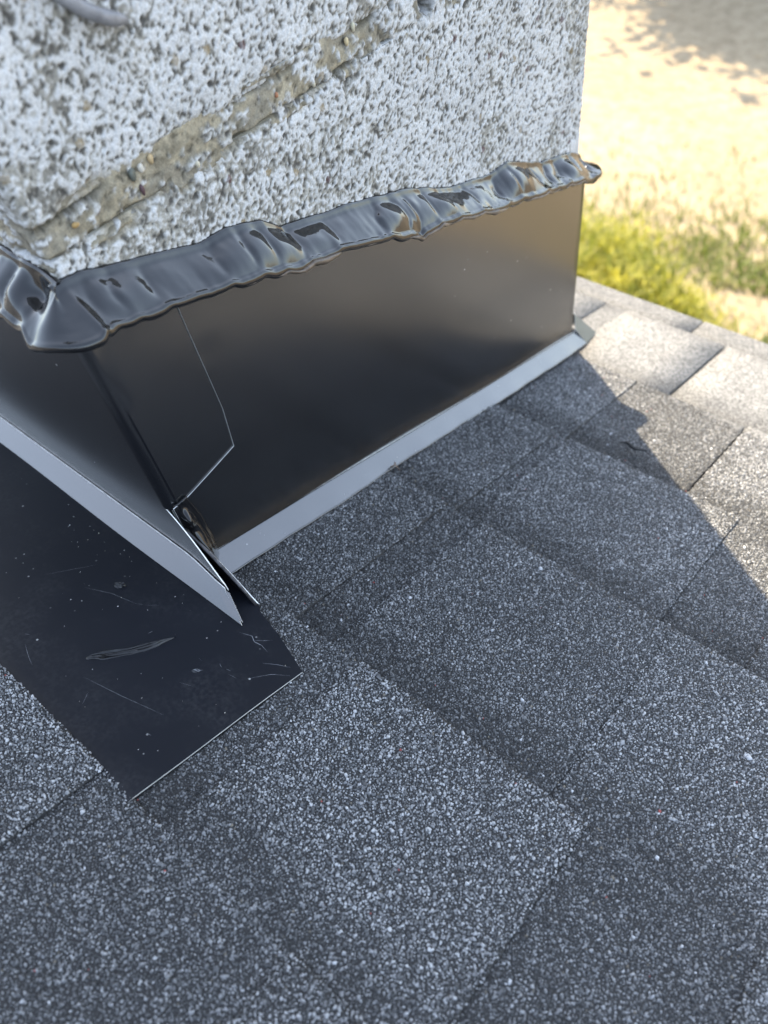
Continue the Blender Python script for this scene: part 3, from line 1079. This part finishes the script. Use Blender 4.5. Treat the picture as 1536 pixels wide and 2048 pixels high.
PAN_IN = [(-.07, -.118), (.093, -.119), (.098, -.02), (.074, -.013), (.05, -.022), (-.1, -.026)]
for i in range(18):
    x = rng.uniform(-.06, .1); d = rng.uniform(-.118, -.012)
    a = rng.normal(.75, .5) if i % 3 else rng.uniform(0, 3.1)
    ln = rng.choice([.003, .005, .008, .016, .03], p=[.35, .3, .2, .1, .05])
    q = np.linspace(-.5, .5, 5)
    bend = rng.normal(0, .06)
    pts = np.stack([x + ln * q * math.cos(a) - bend * ln * q * q * math.sin(a), d + ln * q * math.sin(a) + bend * ln * q * q * math.cos(a)], -1)
    if in_poly(pts[:, 0], pts[:, 1], PAN_IN).all():
        scratch(pts, rng.uniform(.00004, .00011))
for pts, wd in (([(.056, -.0215), (.063, -.0185), (.067, -.0205), (.072, -.0195), (.0775, -.0205)], .0002),
                ([(.0655, -.0205), (.070, -.0165), (.0735, -.0125)], .00012),
                ([(.0815, -.028), (.088, -.023), (.0945, -.0195)], .00012), ([(.0835, -.041), (.0905, -.030), (.0985, -.0235)], .00013),
                ([(-.035, -.060), (-.02, -.052), (-.002, -.047)], .0001), ([(.02, -.098), (.045, -.092), (.07, -.085)], .00008)):
    q = np.linspace(0, 1, 9); p = np.array(pts); u = np.linspace(0, 1, len(p))
    scratch(np.stack([np.interp(q, u, p[:, 0]), np.interp(q, u, p[:, 1])], -1), wd)
o = link('scratches', mesh_np('scratches', np.array(sv), [np.array(sf)], [M_SCR])); o['kind'] = 'stuff'
under(o, pan)
mv, mf = [], []
for i in range(3):
    x = .0588 + i * .0012; scratch([(x - .0008, -.0578 + .0005 * i), (x, -.0560 + .0005 * i), (x + .0008, -.0542 + .0005 * i)], .00024, (mv, mf))
scratch([(.0583, -.0580), (.0597, -.0574), (.0611, -.0568)], .0002, (mv, mf), .00007)
under(link('rubbed_mark', mesh_np('rubbed_mark', np.array(mv), [np.array(mf)], [M_SCR])), pan)

# --- front (downslope) counter flashing, its strip end showing past the far corner
front = thing('front_flashing', 'strip end of the front flashing, painted pale for its reflection, at the far chimney corner', 'flashing', (-.2, FY1, -.14))
zf = roofz(FY1)
V, F = box(-.43, -.012, FY1 + .001, FY1 + .0018, zf + .008, zf + .185)
under(link('panel', mesh_np('panel', V, F, [M_PAINT])), front)
V = np.array([(-.43, FY1 + .002, zf + .036), (-.004, FY1 + .002, zf + .036), rp(.002, .500, .0052), rp(-.43, .500, .0052)])
o = under(link('strip', mesh_np('strip', V, [np.array([[0, 3, 2, 1]])], [M_PAINT, M_EDGE])), front); solid(o, .0007)
V = np.array([(-.0012, FY1 + .0026, zf + .034), rp(.0090, .5040, .0050), rp(.0145, .4735, .0050), (.0012, FY1 + .0026, zf + .016)])
o = under(link('corner_ear', mesh_np('corner_ear', V, [np.array([[0, 3, 2, 1]])], [mat_plain('strip paint with painted reflection', (.16, .17, .15), .35, .1, .12, 60), M_EDGE])), front); solid(o, .0006)  # sunlit roof mirrored in the black paint, put in as a pale colour

# ------------------------------------------------------------------ sealant bead
top_y = [(.0299, .2013), (.049, .1959), (.0809, .1833), (.0973, .1819), (.119, .1737), (.1304, .1628), (.1448, .1589), (.192, .145), (.227, .1325), (.241, .1267), (.2654, .1127), (.2758, .1082), (.3094, .0978), (.3273, .094), (.3396, .0944), (.3863, .0699), (.4005, .0655), (.4304, .0559), (.4509, .0445), (.47, .040)]
low_y = [(.0091, .1939), (.0171, .1909), (.0446, .1813), (.0727, .1724), (.0943, .1657), (.1203, .1552), (.1573, .1434), (.1986, .127), (.2189, .1168), (.2463, .1098), (.3013, .0881), (.3655, .0667), (.4133, .0497), (.4335, .0413), (.47, .0325)]
top_b = [(-.44, .2115), (-.06, .2135), (-.046, .2129), (-.0273, .2118), (-.012, .2100), (0, .2085), (.012, .2075), (.02, .2060)]
low_b = [(-.44, .1965), (-.05, .1985), (-.0277, .1990), (-.012, .1985), (-.004, .1975), (.000, .1975), (.004, .1975), (.0065, .1975)]
tp = np.array(top_b + top_y[0:]); lp = np.array(low_b + low_y)
bead = thing('sealant_bead', 'thick glossy black sealant bead along the top of the flashing', 'sealant', (0, .2, .1))
s = np.concatenate([np.linspace(-.43, -.09, 40), np.arange(-.09, .478, .00085)])
nt_ = 46
creases = np.array([-.43, -.3, -.2, -.12, -.075, -.05, -.031, -.012, .002, .0165, .028, .046, .082, .1005, .1135, .131, .156, .196, .2145, .2225, .2405, .2625, .288, .3165, .339, .3675, .384, .3995, .4225, .441, .46, .49])
amp = np.array([1, 1, 1, 1, .9, 1.2, 1.3, .8, .7, .6, .8, .35, .9, 1.0, 1.0, .7, .45, 1.0, .9, 1.0, .8, .5, .9, 1.0, 1.1, 1.0, 1.0, .8, 1.0, .8, .8])
tilt = np.array([.2, -.3, .3, -.4, .5, -.7, .5, -.2, .3, -.3, .3, .05, -.4, .5, -.5, .3, -.15, .4, -.5, .6, -.4, .25, -.4, .5, -.5, .5, -.6, .4, -.4, .3, .2])
QQ = np.linspace(0, 1, nt_)[None, :]
SSb = s[:, None] + .010 * (fbm(s[:, None] + 0 * QQ, QQ * .03 + 0 * s[:, None], .014, 61, 2) - .5)
ci = np.clip(np.searchsorted(creases, SSb, side='right') - 1, 0, len(amp) - 1)
u = (SSb - creases[ci]) / (creases[ci + 1] - creases[ci])
DAB = amp[ci] * np.clip(4 * u * (1 - u), 0, 1) ** .55
TL = tilt[ci] * (u - .5)
ker = np.hanning(7)[1:-1]; ker /= ker.sum()
DAB = np.apply_along_axis(lambda v: np.convolve(np.pad(v, 2, mode='edge'), ker, 'valid'), 0, DAB)
TL = np.apply_along_axis(lambda v: np.convolve(np.pad(v, 2, mode='edge'), ker, 'valid'), 0, TL)
dab = DAB.mean(1)
lob = np.exp(-((s + .0085) / .0055) ** 2) + np.exp(-((s - .0055) / .0055) ** 2)
zt = np.interp(s, tp[:, 0], tp[:, 1]) + .0014 * (fbm(s, s * 0, .012, 5, 3) - .5) + .0008 * (dab - .7)
zl = np.interp(s - .0027, lp[:, 0], lp[:, 1]) - .0028 - .0014 * (dab - .65) + .0028 * (fbm(s, s * 0 + 3, .014, 8, 3) - .5) - .0030 * lob + .0035 * np.exp(-((s + .0015) / .0025) ** 2) * .4
zl -= .0022 * np.exp(-((s - .2215) / .003) ** 2)
out0 = .0095 + .0022 * (fbm(s, s * 0 + 9, .03, 2, 2) - .5)
out0 = out0 + .0025 * np.exp(-((s - .0) / .014) ** 2) + .0022 * lob
BRAD = .004


def bead_base(s):
    """point on the wall line and outward direction at path position s"""
    if s < -BRAD:
        return np.array([s, 0.0]), np.array([0, -1.0])
    if s < BRAD:
        a = (s + BRAD) / (2 * BRAD) * math.pi / 2
        return np.array([-BRAD + BRAD * math.sin(a), BRAD - BRAD * math.cos(a)]), np.array([math.sin(a), -math.cos(a)])
    if s < .449 - BRAD:
        return np.array([0.0, s]), np.array([1.0, 0])
    a = min(1.0, (s - (.449 - BRAD)) / (2 * BRAD)) * math.pi / 2
    c = np.array([-BRAD, .449 - BRAD])
    p = c + BRAD * np.array([math.cos(a), math.sin(a)])
    if s > .449 + BRAD:
        p = p + np.array([-(s - .449 - BRAD), 0])
    return p, np.array([math.cos(a), math.sin(a)])


lumps = .5 + (fbm(s, s * 0 + 20, .026, 51, 2) - .5) * (1 + .7 * sstep(.16, .28, s))
ditch = np.exp(-((s + .0165) / .0065) ** 2)          # hollow left by a finger just before the corner
rows = []
for i, si in enumerate(s):
    b, od = bead_base(si)
    o_, zt_, zl_ = out0[i], zt[i], zl[i]
    H_ = zt_ - zl_
    row = []
    for j in range(nt_):
        t = j / (nt_ - 1)
        D_ = DAB[i, j]; T_ = TL[i, j]
        if t < .72:                                 # upper, sky-facing face: from the block out to the lip
            q = t / .72
            oo = -.0085 + (o_ + .0085) * q ** 1.05
            zz = zt_ - H_ * q + .0019 * math.exp(-((q - .09) / .07) ** 2) - .0010 * math.exp(-(q / .03) ** 2)
            bulge = (.0026 * D_ - .0008 + .0010 * T_ + .0046 * (lumps[i] - .5)) * math.sin(math.pi * min(1, q) ** 1.35)
            if ditch[i] > .02:
                bulge -= .0055 * ditch[i] * math.exp(-((q - .42) / .24) ** 2)
            
            oo += bulge * .62; zz += bulge * .78
            if q < .07:
                oo -= .001
        elif t < .86:                               # rounded lip
            a = (t - .72) / .14 * math.pi
            rr = .0021 + .0008 * D_
            oo = o_ + rr * math.sin(a) * .8
            zz = zl_ - rr * (1 - math.cos(a))
        else:                                       # underside back to the flashing
            q = (t - .86) / .14
            rr = .0021 + .0008 * D_
            oo = o_ * (1 - q) - .0005 * q
            zz = zl_ - 2 * rr + .0016 * q
        p = b + od * oo
        row.append((p[0], p[1], zz))
    rows.append(row)
BV = np.array(rows)
nz = (fbm(np.broadcast_to(s[:, None], BV.shape[:2]), np.arange(nt_)[None] * .0007 + 0 * s[:, None], .009, 31, 2) - .5) * .0006
nz += (fbm(np.broadcast_to(s[:, None], BV.shape[:2]), np.arange(nt_)[None] * .0004 + 0 * s[:, None], .0030, 33, 1) - .5) * .00010
BV[..., 2] += nz
o = under(link('bead', mesh_np('bead', BV.reshape(-1, 3), gridfaces(len(s), nt_)[:, ::-1], [M_TAR], True)), bead)
# reddish-brown dirt line stuck along the lower lip
ly = np.arange(.085, .44, .0012)
pts, rr = [], []
for yv in ly:
    i = np.argmin(abs(s - yv))
    pts.append(BV[i, int(.80 * nt_)] + np.array([.0002, 0, -.0002]))
    rr.append(.0010 * max(0, fbm(np.array([yv]), np.array([0.]), .02, 3, 3)[0] - .42) * 5 + .00005)
V, F = tube(np.array(pts), np.array(rr), 6)
under(link('dirty_edge', mesh_np('dirty_edge', V, F, [mat_plain('brown smeared edge', (.10, .075, .055), .35, 0, .5, 200, .0004, 700)], True)), bead)


def blob(name, parts, mat, label=None, cat=None, seed=0, rot=None, vox=.0008):
    """lumps of ellipsoids fused by a remesh, with a little relief"""
    bm = bmesh.new()
    for (c, r3) in parts:
        m = Matrix.Translation(c) @ (rot or Matrix.Identity(4)) @ Matrix.Diagonal((*r3, 1))
        bmesh.ops.create_icosphere(bm, subdivisions=3, radius=1, matrix=m)
    me = bpy.data.meshes.new(name); bm.to_mesh(me); bm.free()
    me.materials.append(mat)
    o = link(name, me, None, label, cat)
    md = o.modifiers.new('fuse', 'REMESH'); md.mode = 'VOXEL'; md.voxel_size = vox; md.use_smooth_shade = True
    sm = o.modifiers.new('soften', 'SMOOTH'); sm.iterations = 4
    return o


# black drip hanging under the far end of the bead
ob = blob('drip', [((.0060, .4440, .0310), (.0050, .0055, .0042)), ((.0040, .4490, .0320), (.0040, .0040, .0036))], M_TAR2, vox=.0007); under(ob, bead)

# sealant dab in the notch between lap, ear and side panel
def dab_patch():
    n, m = 40, 26
    t_ = np.linspace(0, 1, 4)
    Lc = np.array([(-.0005, .0030, .0640), (.0035, .0036, .0455), (.0130, .0036, .0345), (.0208, .0032, .0272)])
    Rc = np.array([(.0016, .0112, .0660), (.0012, .0145, .0460), (.0014, .0152, .0241), (.0030, .0124, .0085)])
    V = np.zeros((n, m, 3))
    for i, t in enumerate(np.linspace(0, 1, n)):
        L = np.array([np.interp(t, t_, Lc[:, c]) for c in range(3)]); R = np.array([np.interp(t, t_, Rc[:, c]) for c in range(3)])
        for j, a in enumerate(np.linspace(0, 1, m)):
            p = L * (1 - a) + R * a
            lump = math.exp(-((t - .24) / .10) ** 2 - ((a - .34) / .24) ** 2)
            wr = fbm(np.array([t * .03]), np.array([a * .012]), .0052, 12, 3)[0] - .5
            bu = .0030 * math.sin(math.pi * a) ** .6 * math.sin(math.pi * min(1, t + .06)) ** .5 + .0050 * lump + .0060 * wr * (.3 + lump) * math.sin(math.pi * a)
            bu -= .0016 * math.exp(-((a - .62) / .10) ** 2) * math.sin(math.pi * t)
            bu += .0010 * math.exp(-((a - .93) / .06) ** 2)
            bu += .0012 * math.exp(-(t / .05) ** 2) * math.sin(math.pi * a)
            V[i, j] = p + np.array([.80, -.30, .52]) * bu
    o = link('sealant_dab', mesh_np('sealant_dab', V.reshape(-1, 3), gridfaces(n, m), [M_TAR2], True), None,
             'glossy black sealant dab in the notch at the flashing corner', 'sealant')
    md = o.modifiers.new('thickness', 'SOLIDIFY'); md.thickness = .0012; md.offset = 0


dab_patch()

# smears on the pan
def smear(name, pts, wid, hgt, label, seed):
    r = np.random.default_rng(seed)
    n = 90; m = 25
    q = np.linspace(0, 1, n); p = np.array(pts); u_ = np.linspace(0, 1, len(p))
    cx = np.interp(q, u_, p[:, 0]); cd = np.interp(q, u_, p[:, 1])
    t = np.stack([np.gradient(cx), np.gradient(cd)], -1); t /= np.linalg.norm(t, axis=1)[:, None]
    V = np.zeros((n, m, 3))
    for i in range(n):
        w_ = wid * (math.sin(math.pi * min(1, q[i] * 1.0 + .03)) ** .6) * (1 - .55 * q[i]) * (.75 + .5 * vn(q[i] * 9, 0, 1, seed))
        for j in range(m):
            a = -1 + 2 * j / (m - 1)
            X = cx[i] - t[i, 1] * w_ * a; D = cd[i] + t[i, 0] * w_ * a
            ridge = fbm(np.array([q[i] * .35]), np.array([a * 1.0]), .16, seed + 3, 3)[0]
            hh = hgt * (1 - a * a) ** .7 * max(.04, -.25 + 2.2 * ridge) * min(1, (1 - q[i]) * 5 + .1) * min(1, q[i] * 12 + .1)
            V[i, j] = rp(X, D, h_pan(X, D) + hh - .00005)
    link(name, mesh_np(name, V.reshape(-1, 3), gridfaces(n, m)[:, ::-1], [M_TAR2], True), None, label, 'sealant')


smear('sealant_smear', [(.0105, -.0900), (.016, -.0815), (.0235, -.0715), (.029, -.060), (.0335, -.0480)], .0042, .0015, 'long dragged smear of black sealant on the flat pan', 3)
smear('sealant_smear', [(-.0245, -.0475), (-.0225, -.0450), (-.0190, -.0425)], .0030, .0022, 'small round lump of black sealant on the flat pan', 6)

# ------------------------------------------------------------------ loose bits
def chips(name, P, size, cols, label, seed, cat='grit'):
    r = np.random.default_rng(seed)
    base = np.array([(1, 0, 0), (-1, 0, 0), (0, 1, 0), (0, -1, 0), (0, 0, 1), (0, 0, -1)], float)
    fa = np.array([(0, 2, 4), (2, 1, 4), (1, 3, 4), (3, 0, 4), (2, 0, 5), (1, 2, 5), (3, 1, 5), (0, 3, 5)])
    n = len(P)
    k = base[None] * r.uniform(.5, 1.1, (n, 6, 1)) * (size * r.lognormal(0, .4, n))[:, None, None] * np.array([1, .7, .55]) + r.normal(0, .12, (n, 6, 3)) * size
    a = r.uniform(0, 6.28, n)
    c, s_ = np.cos(a)[:, None], np.sin(a)[:, None]
    x = k[..., 0] * c - k[..., 1] * s_; y = k[..., 0] * s_ + k[..., 1] * c
    V = np.stack([x, y, k[..., 2]], -1) + P[:, None]
    F = (np.arange(n)[:, None, None] * 6 + fa[None]).reshape(-1, 3)
    cc = np.array(cols)[r.integers(0, len(cols), n)] * r.uniform(.7, 1.2, (n, 1))
    gc = np.repeat(np.concatenate([cc, np.ones((n, 1))], 1), 6, 0)
    return link(name, mesh_np(name, V.reshape(-1, 3), F, [M_GRIT], False, {'ccol': ('FLOAT_COLOR', gc)}), None, label, cat, kind='stuff')


n = 460
X = rng.uniform(-.12, .098, n); D = rng.uniform(-.118, -.012, n)
pr = .12 + .9 * np.exp(-((D + .026) / .012) ** 2) * sstep(.02, -.06, X)
kp = (rng.random(n) < pr) & in_poly(X, D, PAN_IN)
X, D = X[kp], D[kp]
P = np.array([rp(a, b, h_pan(a, b) + .0003) for a, b in zip(X, D)])
chips('grit', P, .00034, [(.6, .6, .6), (.5, .46, .38), (.7, .7, .68), (.3, .3, .3)], 'pale grit scattered over the flat black pan', 3)
n = 45
sx = rng.uniform(.02, .46, n)
P = np.array([strip_main(a, t_) + rp(.0002, 0, .0003) for a, t_ in zip(sx, rng.uniform(.2, .95, n))])
chips('grit', P, .00022, [(.6, .6, .6), (.7, .7, .68)], 'tiny pale grit on the bottom strip of the side flashing', 5)

# brown curl of dry plant caught under the side strip
q = np.linspace(0, 1, 12)
P = rp(.0145 + .004 * q + .002 * np.sin(q * 7), .1640 + .006 * q, .0065 + .004 * np.sin(q * 4.0))
V, F = tube(P, .0005 * (1.1 - q * .7), 6)
link('dry_stem', mesh_np('dry_stem', V, F, [mat_plain('dry stem', (.16, .10, .06), .8, 0, .3, 300)], True), None, 'tiny brown dry stem caught under the side flashing strip', 'stem')
# black scrap of shingle lying at the shadow's edge
q = np.linspace(0, 1, 10)
P = rp(.1235 + .021 * q, .3220 + .006 * q + .0015 * np.sin(q * 9), .0095 + .0012 * np.sin(q * 6))
V, F = tube(P, .0013 * np.sin(q * 2.9 + .12) + .0002, 6)
link('tar_scrap', mesh_np('tar_scrap', V, F, [mat_plain('black scrap', (.012, .012, .013), .75, 0, .3, 300)], True), None, 'thin black scrap lying on the shingles at the shadow edge', 'scrap')
